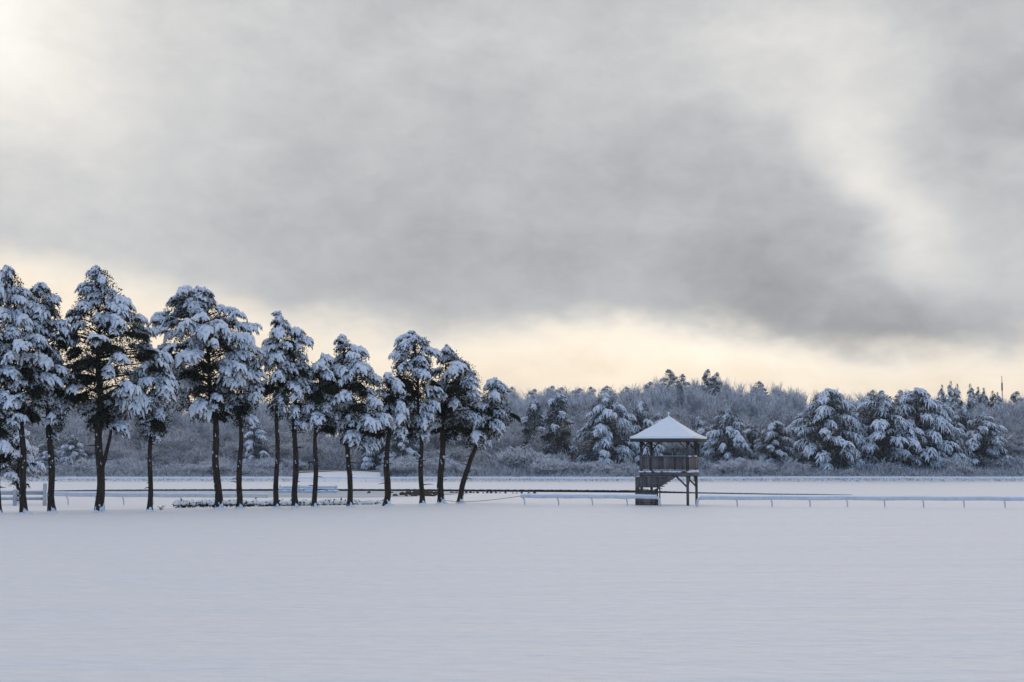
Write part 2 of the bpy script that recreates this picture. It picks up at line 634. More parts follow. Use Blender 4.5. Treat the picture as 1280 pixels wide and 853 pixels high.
def pad_template(seed, fingers, leaves, broad=1.0, rad=1.0, droop=1.0, core=9):
    """one drooping bough of unit length along +x: snow fingers on top, needles below"""
    rng = np.random.default_rng(seed)
    sv, sf, lv = [], [], []
    n_s = 0

    def spine(x):
        return 0.20 * x - 0.40 * droop * x * x

    paths = []
    for k in range(fingers):
        s = rng.uniform(0.05, 0.85)
        side = rng.choice((-1, 1))
        phi = side * rng.uniform(0.1, 1.45) * (1.15 - 0.45 * s)
        L = rng.uniform(0.16, 0.36) * (1.1 - 0.3 * s)
        off = rng.uniform(-0.14, 0.14)
        t = np.linspace(0, 1, 5)
        x = s + np.cos(phi) * L * t
        y = off + np.sin(phi) * L * t * broad
        z = spine(x) - 0.95 * droop * y * y - 0.34 * droop * t ** 2.2 * rng.uniform(0.3, 1.8) * L * 2 + rng.uniform(-0.03, 0.035)
        paths.append((np.stack([x, y, z], -1), rng.uniform(0.045, 0.080) * rad))
    for k in range(core):                    # heavier rounded snow along the middle of the bough
        s0 = 0.04 + 0.095 * k * 9 / core + rng.uniform(-0.03, 0.03)
        t = np.linspace(0, 1, 5)
        a = rng.uniform(-0.9, 0.9)
        x = s0 + 0.16 * t * np.cos(a)
        y = rng.uniform(-0.15, 0.15) * (1.15 - s0) + 0.16 * t * np.sin(a)
        paths.append((np.stack([x, y, spine(x) - 0.6 * y * y + rng.uniform(0.0, 0.05)], -1), rng.uniform(0.075, 0.125) * rad * (1.1 - 0.3 * s0)))
    prof = np.array((0.6, 1.0, 1.08, 0.9, 0.42))
    sides = 6
    ang = np.arange(sides) / sides * 2 * np.pi
    for p, r in paths:
        tan = np.gradient(p, axis=0)
        tan /= np.linalg.norm(tan, axis=1)[:, None]
        sd = np.cross(tan, (0, 0, 1.0))
        sd /= np.linalg.norm(sd, axis=1)[:, None] + 1e-9
        up = np.cross(sd, tan)
        rr = r * prof[:, None] * (1 + rng.uniform(-0.28, 0.28, (5, sides)))
        v = p[:, None, :] + rr[..., None] * (np.cos(ang)[None, :, None] * sd[:, None, :] * 1.15 + np.sin(ang)[None, :, None] * up[:, None, :] * 0.85)
        v[:, :, 2] += r * 0.45
        v = np.concatenate([v.reshape(-1, 3), p[-1:] + tan[-1:] * r * 0.3 + (0, 0, r * 0.2)])
        f = []
        for i in range(4):
            for j in range(sides):
                kx = (j + 1) % sides
                A, B, C, D = i * sides + j, i * sides + kx, (i + 1) * sides + kx, (i + 1) * sides + j
                f += [(A, B, C), (A, C, D)]
        for j in range(sides):
            f.append((5 * sides, 4 * sides + j, 4 * sides + (j + 1) % sides))
        sv.append(v)
        sf.append(np.array(f) + n_s)
        n_s += len(v)
        for q in range(leaves):              # sprays of needles hanging below and past the snow
            i = rng.uniform(0, 4)
            c = p[int(i)] + (p[min(4, int(i) + 1)] - p[int(i)]) * (i % 1)
            d = tan[int(i)] * rng.uniform(0.2, 0.9) + rng.normal(0, 0.45, 3) + (0, 0, -0.8)
            d /= np.linalg.norm(d)
            w = np.cross(d, rng.normal(0, 1, 3))
            w /= np.linalg.norm(w) + 1e-9
            ln, wd = rng.uniform(0.06, 0.15), rng.uniform(0.014, 0.036)
            c = c + rng.normal(0, 0.02, 3) - (0, 0, r * 0.3)
            lv.append(np.stack([c - w * wd, c + w * wd, c + d * ln]))
    return np.concatenate(sv), np.concatenate(sf), np.concatenate(lv)


CEDAR_PADS = [pad_template(s, 19, 14, 1.0, 1.12, 0.85) for s in range(100, 108)]
PINE_PADS = [pad_template(s, 24, 8, 1.0, 0.66, 1.25, 4) for s in range(200, 206)]
THIN_PADS = [pad_template(s, 12, 16, 1.0, 0.60, 0.7) for s in range(300, 304)]


def place_pad(tmpl, root, az, pitch, L, roll, wide, snow, leaf):
    sv, sf, lv = tmpl
    ca, sa = math.cos(az), math.sin(az)
    cp, sp = math.cos(pitch), math.sin(pitch)
    cr, sr = math.cos(roll), math.sin(roll)
    Rr = np.array(((1, 0, 0), (0, cr, -sr), (0, sr, cr)))
    Rp = np.array(((cp, 0, -sp), (0, 1, 0), (sp, 0, cp)))
    Ra = np.array(((ca, -sa, 0), (sa, ca, 0), (0, 0, 1)))
    R = Ra @ Rp @ Rr
    S = np.array((L, L * wide, L * 0.5 + 0.5 * L * wide))
    if snow is not None: snow.add((sv * S) @ R.T + root, sf)
    leaf.add((lv * S) @ R.T + root, np.arange(len(lv)).reshape(-1, 3))


def evergreen(name, sil, base, trunk_path, trunk_r, seed, pads, pad_len, density, leafmat, snow_p=1.0, interior=60, wide=(0.95, 1.4), depth=0.9, top_pitch=0.02, low_pitch=-0.16, fork=None, cap=True, least=0.45):
    """sil: rows of (z, x_left, x_right) in metres relative to base; builds trunk, branches, needles and snow"""
    rng = np.random.default_rng(seed)
    sil = np.array(sorted(sil), float)
    zs, xl, xr = sil[:, 0], sil[:, 1], sil[:, 2]
    root = empty(name, base)
    tp = np.array(trunk_path, float)
    tz = np.linspace(tp[0, 2], tp[-1, 2], 26)
    tx = np.interp(tz, tp[:, 2], tp[:, 0])
    ty = np.interp(tz, tp[:, 2], tp[:, 1])
    H = tz[-1]
    rad = trunk_r * np.interp(tz / H, [0, 0.02, 0.06, 0.4, 1.0], [1.5, 1.25, 1.06, 0.88, 0.12])
    wob = trunk_r * 0.34
    tx = tx + wob * np.sin(tz * 1.3 + seed) * np.clip(tz, 0, 1)
    b = MB()
    b.tube(np.stack([tx, ty, tz], -1), rad, 11, 0.09, rng)
    for _ in range(10):                      # stubs of dead boughs on the bare lower stem
        z = rng.uniform(0.12, 0.5) * H
        a = rng.uniform(0, 6.28)
        p = np.array((np.interp(z, tz, tx), np.interp(z, tz, ty), z))
        ln = rng.uniform(0.25, 0.5) if rng.uniform() < 0.6 else rng.uniform(0.45, 0.85)
        q = p + np.array((math.cos(a) * ln, math.sin(a) * ln, rng.uniform(-0.1, 0.15)))
        b.tube([p, (p + q) / 2 + (0, 0, 0.03), q], [0.045, 0.03, 0.012], 5)
    if fork:
        fz, fx, top = fork
        n = 10
        z = np.linspace(fz, top[1], n)
        s = np.linspace(0, 1, n)
        x0 = np.interp(fz, tz, tx)
        b.tube(np.stack([x0 + (top[0] - x0) * s ** 0.8, 0.15 * s, z], -1), np.linspace(trunk_r * 0.55, trunk_r * 0.3, n), 9, 0.08, rng)
    b.build('trunk', M['bark'], root, smooth=True)
    foot = MB()
    for _ in range(9):                       # snow blown against the foot
        a = rng.uniform(-2.2, 0.6)
        foot.lump((math.cos(a) * trunk_r * 1.4, math.sin(a) * trunk_r * 1.4, 0.0), (0.22, 0.22, rng.uniform(0.08, 0.20)), rng)
    br, leaf, snow = MB(), MB(), MB()
    area = float(np.sum(((xr - xl)[1:] + (xr - xl)[:-1]) * np.diff(zs)) * 0.5)
    npads = int(density * area / (pad_len ** 2)) + 14
    fine = np.linspace(zs[0], zs[-1], 200)
    wf = np.interp(fine, zs, xr) - np.interp(fine, zs, xl)
    cum = np.cumsum(wf + 0.4)
    cum /= cum[-1]
    nb = max(6, int(npads / 3.6))
    for k in range(nb):
        u = (k + rng.uniform(0, 1)) / nb
        zb = float(np.interp(u, cum, fine))
        azb = k * 2.39996 + rng.uniform(-0.6, 0.6)
        inner = rng.uniform() < 0.15
        push = rng.uniform(0.5, 0.72) if inner else rng.uniform(0.76, 1.14)
        bare = rng.uniform() > snow_p and zb < zs[0] + 0.56 * (zs[-1] - zs[0])   # boughs that have shed their snow
        size = rng.uniform(0.8, 1.25)
        tilt = rng.uniform(-0.16, 0.16)
        for q in range(int(rng.integers(3, 6))):     # each bough is a few overlapping sprays
            z = zb + (0 if q == 0 else rng.uniform(-0.34, 0.16) * pad_len)
            frac = (z - zs[0]) / (zs[-1] - zs[0])
            l, r = np.interp(z, zs, xl), np.interp(z, zs, xr)
            xc, w = (l + r) / 2, max((r - l) / 2, 0.12 if least > 0.3 else 0.03)
            az = azb + (0 if q == 0 else rng.uniform(-0.55, 0.55) * pad_len / max(w, 0.9))
            reach = w * push * (1 if q == 0 else rng.uniform(0.70, 1.0))
            L = min(pad_len * size * rng.uniform(0.8, 1.1), max(reach * 1.15, least * pad_len))
            dirv = np.array((math.cos(az), math.sin(az) * depth, 0))
            tip = np.array((xc, np.interp(z, tz, ty), z)) + dirv * reach
            pitch = low_pitch + (top_pitch - low_pitch) * frac + tilt + rng.uniform(-0.12, 0.12)
            dz = L * (math.sin(pitch) - 0.1)
            rootp = tip - np.array((math.cos(az) * L * 0.95 * math.cos(pitch), math.sin(az) * L * 0.95 * math.cos(pitch), dz))
            tm = pads[int(rng.integers(len(pads)))]
            has_snow = not bare and (rng.uniform() < 0.93 or frac > 0.75)
            place_pad(tm, rootp, az, pitch, L, rng.uniform(-0.3, 0.3), rng.uniform(*wide), snow if has_snow else None, leaf)
            if q < 2:
                zt = z - rng.uniform(0.2, 0.9) * pad_len * 0.6
                zt = min(max(zt, zs[0] * 0.9), H * 0.97)
                ax = np.array((np.interp(zt, tz, tx), np.interp(zt, tz, ty), zt))
                br.tube([ax, (ax * 0.55 + rootp * 0.45) + (0, 0, 0.1), rootp, rootp + (tip - rootp) * 0.6 - (0, 0, 0.05)], [0.055, 0.04, 0.028, 0.012], 4)
    for k in range(7 if cap else 0):         # rounded cap of snow on the very tip
        tm = pads[int(rng.integers(len(pads)))]
        place_pad(tm, np.array(((xl[-1] + xr[-1]) / 2, float(np.interp(zs[-1], tz, ty)), zs[-1] - pad_len * (0.10 + 0.06 * k))), k * 2.4, -0.35, pad_len * (0.36 + 0.05 * k), 0, 1.1, snow if snow_p > 0.3 else None, leaf)
    # needles through the inside of the crown
    nl = int(interior * area)
    z = np.minimum(np.interp(rng.uniform(0, 1, nl), cum, fine), zs[-1] - 0.35 * pad_len)
    z -= rng.uniform(0, 0.3, nl) * pad_len
    l, r = np.interp(z, zs, xl), np.interp(z, zs, xr)
    xc, w = (l + r) / 2, (r - l) / 2
    rr = np.sqrt(rng.uniform(0, 1, nl)) * 0.74 * w
    a = rng.uniform(0, 6.283, nl)
    c = np.stack([xc + rr * np.cos(a), np.interp(z, tz, ty) + rr * np.sin(a) * depth, z], -1)
    c += rng.normal(0, 0.05, c.shape)
    d1, d2 = rng.normal(0, 1, (nl, 3)), rng.normal(0, 1, (nl, 3))
    d1 /= np.linalg.norm(d1, axis=1)[:, None]
    d2 /= np.linalg.norm(d2, axis=1)[:, None]
    sz = pad_len * rng.uniform(0.05, 0.13, (nl, 1))
    tri = np.stack([c - d2 * sz * 0.35, c + d2 * sz * 0.35, c + d1 * sz * 1.5], 1).reshape(-1, 3)
    leaf.add(tri, np.arange(len(tri)).reshape(-1, 3))
    br.build('branches', M['bark'], root)
    crown = leaf.build('crown', leafmat, root)
    if snow.n: snow.build('snow_load', M['tree_snow'], crown, smooth=True)
    if trunk_r > 0.12: foot.build('foot_snow', M['snow'], root, smooth=True)
    return root


# x of the foot, row of the foot, trunk half width in px, trunk top (x, row), crown rows (row, left, right), label
CEDARS = [
    (-2, 642, 5.5, (-4, 440), [(428, 0, 12), (445, -18, 18), (480, -30, 22), (520, -35, 24), (560, -30, 22), (578, -20, 12)], None,
     'snowy cedar cut by the photo edge, only its right side showing'),
    (30, 641.5, 5.8, (14, 345), [(331, 2, 13), (345, -8, 24), (365, -18, 36), (395, -25, 40), (430, -25, 58), (470, -10, 66), (505, 5, 62), (523, 18, 50)], None,
     'tall cedar leaning left, its snowy top at the edge of the photo'),
    (65, 640.5, 6.0, (52, 365), [(353, 38, 54), (365, 34, 68), (385, 33, 78), (410, 30, 84), (450, 28, 90), (490, 48, 92), (520, 58, 88), (545, 60, 76)], None,
     'tall cedar with rounded drooping top beside the white board fence'),
    (125, 639.5, 7.4, (122, 345), [(330, 111, 126), (345, 108, 140), (362, 100, 152), (380, 88, 168), (400, 84, 180), (430, 76, 194), (460, 80, 186), (490, 86, 178), (512, 94, 172), (532, 106, 160)], (590, 0, (142, 520)),
     'tallest cedar, broad at mid height, with a forked stem'),
    (187, 639, 4.6, (194, 452), [(436, 188, 204), (455, 176, 214), (480, 172, 220), (510, 170, 218), (535, 168, 216), (548, 176, 206)], None,
     'slim short cedar with thin crooked stem and wispy low boughs'),
    (273.5, 636, 6.6, (246, 372), [(358, 234, 256), (370, 214, 268), (385, 202, 278), (400, 203, 300), (424, 202, 324), (445, 205, 326), (470, 209, 318), (490, 213, 306), (508, 224, 298), (522, 236, 286)], None,
     'widest cedar of the row with snow boughs drooping from a broad flat top'),
    (299.5, 635.5, 5.2, (305, 440), [(428, 294, 314), (442, 286, 326), (462, 282, 330), (485, 282, 328), (510, 286, 324), (530, 292, 316)], None,
     'lower cedar tucked tight under the right shoulder of the widest tree'),
    (345.5, 635, 4.6, (350, 405), [(393, 341, 356), (405, 338, 362), (425, 334, 368), (450, 330, 368), (480, 328, 366), (510, 332, 362), (522, 338, 356)], None,
     'narrow pointed cedar with slim stem, left one of a close pair'),
    (369, 634.5, 5.4, (368, 420), [(410, 366, 382), (425, 358, 386), (450, 350, 388), (480, 346, 390), (510, 350, 386), (536, 360, 380)], None,
     'dark stemmed cedar, right one of a close pair with notched top'),
    (393, 634, 4.6, (402, 458), [(446, 392, 412), (460, 384, 420), (480, 378, 426), (505, 376, 428), (525, 378, 424), (538, 388, 416)], None,
     'low round topped cedar between the close pair and a spire shaped one'),
    (437.5, 633.3, 4.8, (428, 430), [(417, 422, 432), (428, 418, 438), (442, 414, 458), (462, 408, 468), (485, 408, 478), (505, 408, 480), (530, 412, 482), (554, 424, 474)], None,
     'spire shaped cedar with small pointed top and jagged right side'),
    (483.6, 632, 6.0, (490, 478), [(468, 478, 496), (480, 474, 508), (500, 474, 516), (525, 476, 514), (542, 482, 504)], None,
     'cedar half hidden among its neighbours above a thick straight trunk'),
    (527.8, 630.8, 4.6, (518, 428), [(416, 508, 528), (428, 494, 540), (443, 490, 543), (460, 486, 545), (480, 484, 548), (510, 488, 546), (530, 492, 544), (546, 504, 534)], None,
     'cedar with a flat tufted top and slim trunk near the end of the row'),
    (551, 629.2, 5.8, (558, 444), [(431, 552, 564), (445, 546, 575), (458, 544, 594), (472, 542, 605), (495, 540, 604), (520, 540, 596), (540, 546, 588), (550, 552, 570)], None,
     'cedar with hunched right shoulder just before the leaning last tree'),
    (574.5, 628.7, 5.0, (612, 490), [(474, 614, 630), (486, 604, 632), (500, 598, 634), (515, 596, 642), (528, 586, 644), (542, 576, 632), (556, 576, 606)], None,
     'last cedar in the row, leaning right on a bent trunk'),
]


def build_cedars():
    for i, (fx, fy, hw, top, rows, fork, label) in enumerate(CEDARS):
        Y = CAMZ * F / (fy - HOR)
        x, _, _ = at(fx, fy, Y)
        base = np.array((x, Y, gz(x, Y) - 0.05))
        k = Y / F
        rel = lambda px, py: at(px, py, Y) - base
        sil = [(rel(xl, r)[2], rel(xl - 0.12 * (xr - xl), r)[0], rel(xr + 0.12 * (xr - xl), r)[0]) for r, xl, xr in rows]
        low = max(rows)[0]
        mid = fx + (top[0] - fx) * (0.18 if label.startswith('last') is False else 0.5)
        path = [(0, 0, 0)]
        if label.startswith('last'):
            path += [rel(581, 596), rel(588, 572), rel(598, 552), rel(610, 520)]
        else:
            path += [rel(mid, low + 10), rel(fx + (top[0] - fx) * 0.5, (low + top[1]) / 2)]
        path.append(rel(*top))
        path = [(p[0], 0, p[2]) for p in np.array(path, float)]
        fk = None
        if fork:
            q = rel(*fork[2])
            fk = (rel(fx, fork[0])[2], 0, (q[0], q[2]))
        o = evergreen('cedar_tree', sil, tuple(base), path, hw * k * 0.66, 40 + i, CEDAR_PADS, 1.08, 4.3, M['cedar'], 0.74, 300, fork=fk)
        tag(o, label, 'tree', 'cedars in a row at the edge of the field')


build_cedars()

# the low leafy evergreen behind the two leftmost trunks
def build_young():
    Y = 118.0
    b = at(22, 630, Y)
    base = (b[0], Y, gz(b[0], Y))
    rows = [(536, 18, 32), (548, 4, 46), (562, -6, 54), (580, -10, 57), (597, -6, 50), (606, 4, 38)]
    sil = [(at(l, r, Y)[2] - base[2], at(l, r, Y)[0] - base[0], at(q, r, Y)[0] - base[0]) for r, l, q in rows]
    o = evergreen('holly_tree', sil, base, [(0, 0, 0), (0, 0, 3.0), (0.1, 0, sil[0][0] - 0.3)], 0.14, 77, CEDAR_PADS, 1.0, 3.2, M['cedar'], 0.75, 70)
    tag(o, 'low round leafy evergreen dotted with snow behind the board fence', 'tree')


build_young()

# ---------------------------------------------------------------- far wood


def far_pine_proto(name, seed, rows, height, pads, pad_len, density, leafmat, snow_p, **kw):
    sil = [(z * height, -l * height, r * height) for z, l, r in rows]
    return evergreen(name, sil, (0, 0, 0), [(0, 0, 0), (0, 0, height * 0.5), (0, 0, height * 0.96)], height * 0.014, seed, pads, pad_len, density, leafmat, snow_p, interior=60, **kw)


PINE_ROWS = [
    [(0.02, 0.34, 0.32), (0.15, 0.42, 0.40), (0.30, 0.38, 0.46), (0.45, 0.44, 0.40), (0.60, 0.34, 0.43), (0.74, 0.36, 0.30), (0.86, 0.22, 0.28), (0.95, 0.17, 0.14), (1.0, 0.08, 0.10)],
    [(0.02, 0.30, 0.36), (0.18, 0.36, 0.44), (0.36, 0.43, 0.36), (0.52, 0.32, 0.38), (0.68, 0.36, 0.26), (0.82, 0.24, 0.28), (0.93, 0.18, 0.14), (1.0, 0.07, 0.06)],
    [(0.03, 0.32, 0.26), (0.2, 0.34, 0.36), (0.40, 0.27, 0.34), (0.58, 0.30, 0.24), (0.74, 0.19, 0.24), (0.88, 0.15, 0.13), (1.0, 0.04, 0.04)],
]
HIGH_ROWS = [(0.25, 0.20, 0.22), (0.50, 0.26, 0.24), (0.68, 0.22, 0.27), (0.82, 0.21, 0.17), (0.92, 0.11, 0.14), (1.0, 0.03, 0.04)]
SPIRE_ROWS = [(0.05, 0.26, 0.26), (0.4, 0.22, 0.21), (0.65, 0.14, 0.15), (0.84, 0.065, 0.07), (1.0, 0.002, 0.002)]

pine_protos = [far_pine_proto('pine_tree', 500 + i, r, 18.0, PINE_PADS, 2.5, 4.2, M['pine'], 0.96) for i, r in enumerate(PINE_ROWS)]
dark_proto = far_pine_proto('pine_tree', 520, PINE_ROWS[1], 17.0, THIN_PADS, 2.8, 2.4, M['pine'], 0.55)
high_proto = far_pine_proto('ridge_pine_tree', 530, HIGH_ROWS, 18.0, THIN_PADS, 2.0, 3.6, M['spruce'], 0.5, top_pitch=0.3, low_pitch=0.0, cap=False)
spire_proto = far_pine_proto('spruce_tree', 540, SPIRE_ROWS, 16.0, THIN_PADS, 1.5, 4.2, M['spruce'], 0.35, top_pitch=-0.75, low_pitch=-0.35, cap=False, least=0.12)
USED = set()


def plant(proto, px, Y, top_row, rng, label, cat, group, width=None, own_h=18.0):
    o = proto if proto.name not in USED else copy_tree(proto)
    USED.add(proto.name)
    x = at(px, 500, Y)[0]
    z = gz(x, Y) - 0.15
    h = at(px, top_row, Y)[2] - z
    s = h / own_h
    o.location = (x, Y, z)
    o.rotation_euler = (0, 0, rng.uniform(0, 6.28))
    w = s if width is None else width
    o.scale = (w, w, s)
    tag(o, label, cat, group)
    return o


def build_pines():
    rng = random.Random(8)
    G = 'snow laden pines along the front of the far wood'
    big = [  # px, depth, top row, width factor, proto
        (1034, 278, 487, 1.12, 0, 'broad snow laden pine standing alone right of the tower, boughs to the ground'),
        (1103, 279, 490, 1.1, 1, 'left one of the two big pines grown together on the right'),
        (1145, 281, 486, 1.1, 0, 'right one of the two big pines grown together on the right'),
        (1181, 282, 504, 0.9, 2, 'shorter snowy pine leaning against the two grown together'),
        (1066, 284, 501, 0.85, 2, 'narrow snowy pine wedged between the lone broad pine and the grown together pair'),
        (1003, 290, 517, 0.75, 1, 'lower half hidden pine at the left flank of the lone broad pine'),
        (872, 292, 520, 0.7, 2, 'pale slim pine rising just behind the right post of the tower'),
        (968, 286, 527, 0.72, 0, 'squat snowy pine midway between the tower and the lone broad pine'),
        (1228, 284, 517, 0.85, 1, 'broad shaded pine below the mast at the right'),
        (1206, 296, 503, 0.7, 2, 'slim pale pine right of the two big pines grown together'),
        (757, 284, 493, 0.92, 1, 'tall snow draped pine just left of the tower'),
        (801, 286, 500, 0.85, 2, 'snow draped pine directly behind the left edge of tower roof'),
        (826, 293, 517, 0.8, 1, 'pine seen through the open upper level of the tower'),
        (910, 285, 510, 0.80, 1, 'lower snowy pine just right of the tower railing'),
        (940, 291, 530, 0.62, 1, 'small rounded snowy pine second to the right of the tower'),
        (92, 288, 543, 0.52, 2, 'small cone shaped snowy pine between the leftmost trunks'),
        (64, 290, 551, 0.50, 1, 'small pale pine close behind the board fence post'),
        (505, 288, 522, 0.70, 0, 'snowy pine glimpsed between the trunks near the end of the row'),
        (470, 291, 528, 0.72, 1, 'bluish pine glimpsed behind the thick straight trunk'),
        (318, 290, 525, 0.66, 2, 'snowy pine glimpsed behind the widest cedar'),
        (1262, 290, 545, 0.70, 1, 'low snowy evergreen at the right border of the wood'),
    ]
    for px, Y, top, w, k, label in big:
        plant(pine_protos[k], px, Y, top, rng, label, 'pine tree', G, w)
    for px, Y, top, w, label in ((697, 287, 492, 0.62, 'dark shaggy pine with little snow between the cedars and tower'),
                                 (668, 300, 500, 0.6, 'thin pine with bare lower stem left of the dark shaggy one'),
                                 (1085, 293, 497, 0.62, 'shadowed pine filling the gap between the big snowy pines')):
        plant(dark_proto, px, Y, top, rng, label, 'pine tree', G, w, 17.0)
    ridge = [(640, 400, 478), (668, 410, 481), (690, 415, 477), (702, 420, 479), (725, 415, 480), (738, 405, 478), (760, 420, 477), (782, 410, 478), (812, 400, 474),
             (838, 396, 458), (852, 392, 464), (884, 394, 458), (896, 392, 462), (948, 410, 473), (600, 410, 484), (560, 410, 486), (1092, 395, 484), (1125, 400, 484), (1270, 400, 486)]
    for px, Y, top in ridge:
        top += 2.5 if px > 800 else 4.5
        plant(high_proto, px, Y, top, rng, 'dark tufted pine crown rising along the top of the far wood', 'pine tree', 'pines on the skyline of the wood', rng.uniform(0.6, 0.95))
    for px, Y, top in [(1178, 392, 478), (1189, 388, 473), (1197, 394, 477), (1213, 388, 477), (1223, 390, 481), (1230, 388, 482), (1241, 394, 486), (1247, 390, 488)]:
        plant(spire_proto, px, Y, top, rng, 'small pointed dark spruce on the skyline left of the mast', 'spruce tree', 'spruces on the skyline by the mast', rng.uniform(0.95, 1.2), 16.0)


build_pines()


def bare_segments(seed, H, spread, levels, kids, trunk=0.28, upright=0.35, twig_len=0.55, low=(0.3, 0.3), stems=1):
    """branching skeleton of a leafless tree"""
    rng = random.Random(seed)
    segs = []

    def grow(p, d, L, r, lev):
        n = 3 if lev < levels else 2
        pts = [p]
        for k in range(n):
            d = (d + Vector((rng.gauss(0, 0.13), rng.gauss(0, 0.13), rng.gauss(0, 0.08) + upright * 0.12))).normalized()
            q = pts[-1] + d * (L / n)
            segs.append((pts[-1], q, r * (1 - 0.5 * k / n), r * (1 - 0.5 * (k + 1) / n)))
            pts.append(q)
        if lev >= levels: return
        for k in range(kids[lev]):
            t = low[min(lev, 1)] + (1 - low[min(lev, 1)]) * (k + rng.random()) / kids[lev]
            i = min(int(t * n), n - 1)
            s = pts[i].lerp(pts[i + 1], t * n - i)
            a = rng.uniform(0, 6.28)
            side = Vector((math.cos(a), math.sin(a), rng.uniform(-0.1, 0.25)))
            nd = (d * (1 - spread) + side * spread + Vector((0, 0, upright * 0.5))).normalized()
            grow(s, nd, L * rng.uniform(0.45, 0.72) * (twig_len / 0.55 if lev == levels - 1 else 1), max(r * 0.5, 0.034), lev + 1)

    for k in range(stems):
        if stems == 1:
            grow(Vector((0, 0, 0)), Vector((rng.gauss(0, 0.05), rng.gauss(0, 0.05), 1)), H * 0.55, trunk, 0)
        else:
            a = rng.uniform(0, 6.28)
            q = rng.uniform(0, 0.3) * H
            grow(Vector((math.cos(a) * q, math.sin(a) * q, 0)), Vector((math.cos(a) * 0.7, math.sin(a) * 0.7, rng.uniform(0.35, 1.2))).normalized(), H * rng.uniform(0.35, 0.6), trunk, 0)
    return segs


def segs_mesh(segs, b, lo, hi):
    A = np.array([s[0][:] for s in segs])
    B = np.array([s[1][:] for s in segs])
    ra, rb = np.array([s[2] for s in segs]), np.array([s[3] for s in segs])
    keep = (ra >= lo) & (ra < hi)
    A, B, ra, rb = A[keep], B[keep], ra[keep], rb[keep]
    d = B - A
    d /= np.linalg.norm(d, axis=1)[:, None] + 1e-9
    ref = np.where(np.abs(d[:, 2:3]) > 0.9, np.array([[1.0, 0, 0]]), np.array([[0, 0, 1.0]]))
    s = np.cross(d, ref)
    s /= np.linalg.norm(s, axis=1)[:, None] + 1e-9
    u = np.cross(s, d)
    vs = []
    for P, r in ((A, ra), (B, rb)):
        for a in (math.pi / 2, math.pi * 7 / 6, math.pi * 11 / 6):
            vs.append(P + r[:, None] * (math.cos(a) * s + math.sin(a) * u))
    v = np.stack(vs, 1).reshape(-1, 3)
    o = np.arange(len(A))[:, None] * 6
    f = np.concatenate([np.stack([o[:, 0] + i, o[:, 0] + j, o[:, 0] + k], -1) for i, j, k in ((0, 1, 4), (0, 4, 3), (1, 2, 5), (1, 5, 4), (2, 0, 3), (2, 3, 5))])
    b.add(v, f)


def bare_proto(name, seed, H, mat, trunkmat, spread=0.55, kids=(9, 6, 5, 3), levels=4, trunk=0.22, upright=0.45, twig_len=0.55, low=(0.3, 0.3), stems=1):
    segs = bare_segments(seed, H, spread, levels, kids, trunk, upright, twig_len, low, stems)
    top = max(s[1].z for s in segs)
    k = H / top
    segs = [(a * k, b_ * k, r0, r1) for a, b_, r0, r1 in segs]
    root = empty(name)
    b = MB()
    segs_mesh(segs, b, 0.10, 9)
    b.build('trunk', trunkmat, root)
    c = MB()
    segs_mesh(segs, c, 0.0, 0.10)
    c.build('crown', mat, root)
    return root


bare_protos = [bare_proto('bare_tree', 600 + i, 15.0, M['twig'], M['dark_stem'], spread=0.60 + 0.06 * (i % 3), kids=(15, 7, 6, 3), low=(0.12, 0.2), upright=0.35) for i in range(5)]
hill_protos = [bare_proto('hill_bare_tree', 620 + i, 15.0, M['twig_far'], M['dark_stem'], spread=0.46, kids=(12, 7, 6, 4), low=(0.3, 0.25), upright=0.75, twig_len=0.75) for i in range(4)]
shrub_protos = [bare_proto('shrub', 640 + i, 3.6, M['shrub'], M['shrub'], spread=0.6, kids=(9, 6, 4), levels=3, trunk=0.045, upright=0.2, twig_len=0.7, low=(0.1, 0.1), stems=26) for i in range(3)]


def build_bare():
    rng = random.Random(21)
    sky = lambda px: np.interp(px, [-100, 500, 600, 640, 700, 760, 840, 890, 940, 1000, 1060, 1100, 1165, 1180, 1250, 1265, 1300], [492, 490, 480, 478, 476, 474, 467, 465, 470, 480, 485, 483, 484, 493, 495, 488, 484])
    for r, (Y, n, f0, f1) in enumerate(((294, 30, 0.30, 0.55), (306, 32, 0.45, 0.72), (322, 36, 0.6, 0.85), (345, 48, 0.75, 0.95), (372, 60, 0.86, 0.98), (395, 54, 0.92, 1.01), (420, 34, 0.92, 1.0))):
        for k in range(n):
            px = -40 + (k + 0.5 + rng.uniform(-0.45, 0.45)) * 1360 / n
            YY = Y + rng.uniform(-7, 7)
            s = sky(px)
            top = 586 - (586 - s) * rng.uniform(f0, f1)
            if r >= 3:
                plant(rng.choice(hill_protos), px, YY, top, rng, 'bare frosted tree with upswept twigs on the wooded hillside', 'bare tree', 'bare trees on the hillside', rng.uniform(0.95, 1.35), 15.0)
            else:
                plant(rng.choice(bare_protos), px, YY, top, rng, 'bare tree with snow lined twigs in the lower part of the far wood', 'bare tree', 'bare trees in the lower wood', rng.uniform(0.7, 1.1), 15.0)
    spots = []
    for k in range(120):
        px = rng.uniform(-30, 1310)
        tall = 1.0 + 0.9 * max(0, 1 - abs(px - 650) / 70) + 0.8 * max(0, 1 - abs(px - 1240) / 60) + 0.5 * max(0, 1 - abs(px - 530) / 50)
        if 372 < px < 476 or 1000 < px < 1180 and rng.random() < 0.5: continue
        spots.append((px, rng.uniform(1.3, 3.6) * tall))
    for px, h in spots:
        Y = 267.5 + 22 * rng.random() ** 1.5
        x = at(px, 590, Y)[0]
        z = gz(x, Y)
        top = at(px, 560, Y)
        o = plant(rng.choice(shrub_protos), px, Y, 568 - (z + h - CAMZ) * F / Y, rng, 'snow crusted bushy shrub along the foot of the far wood', 'shrub', 'snowy shrubs at the edge of the wood', h / 3.6 * 1.05, 3.6)


build_bare()


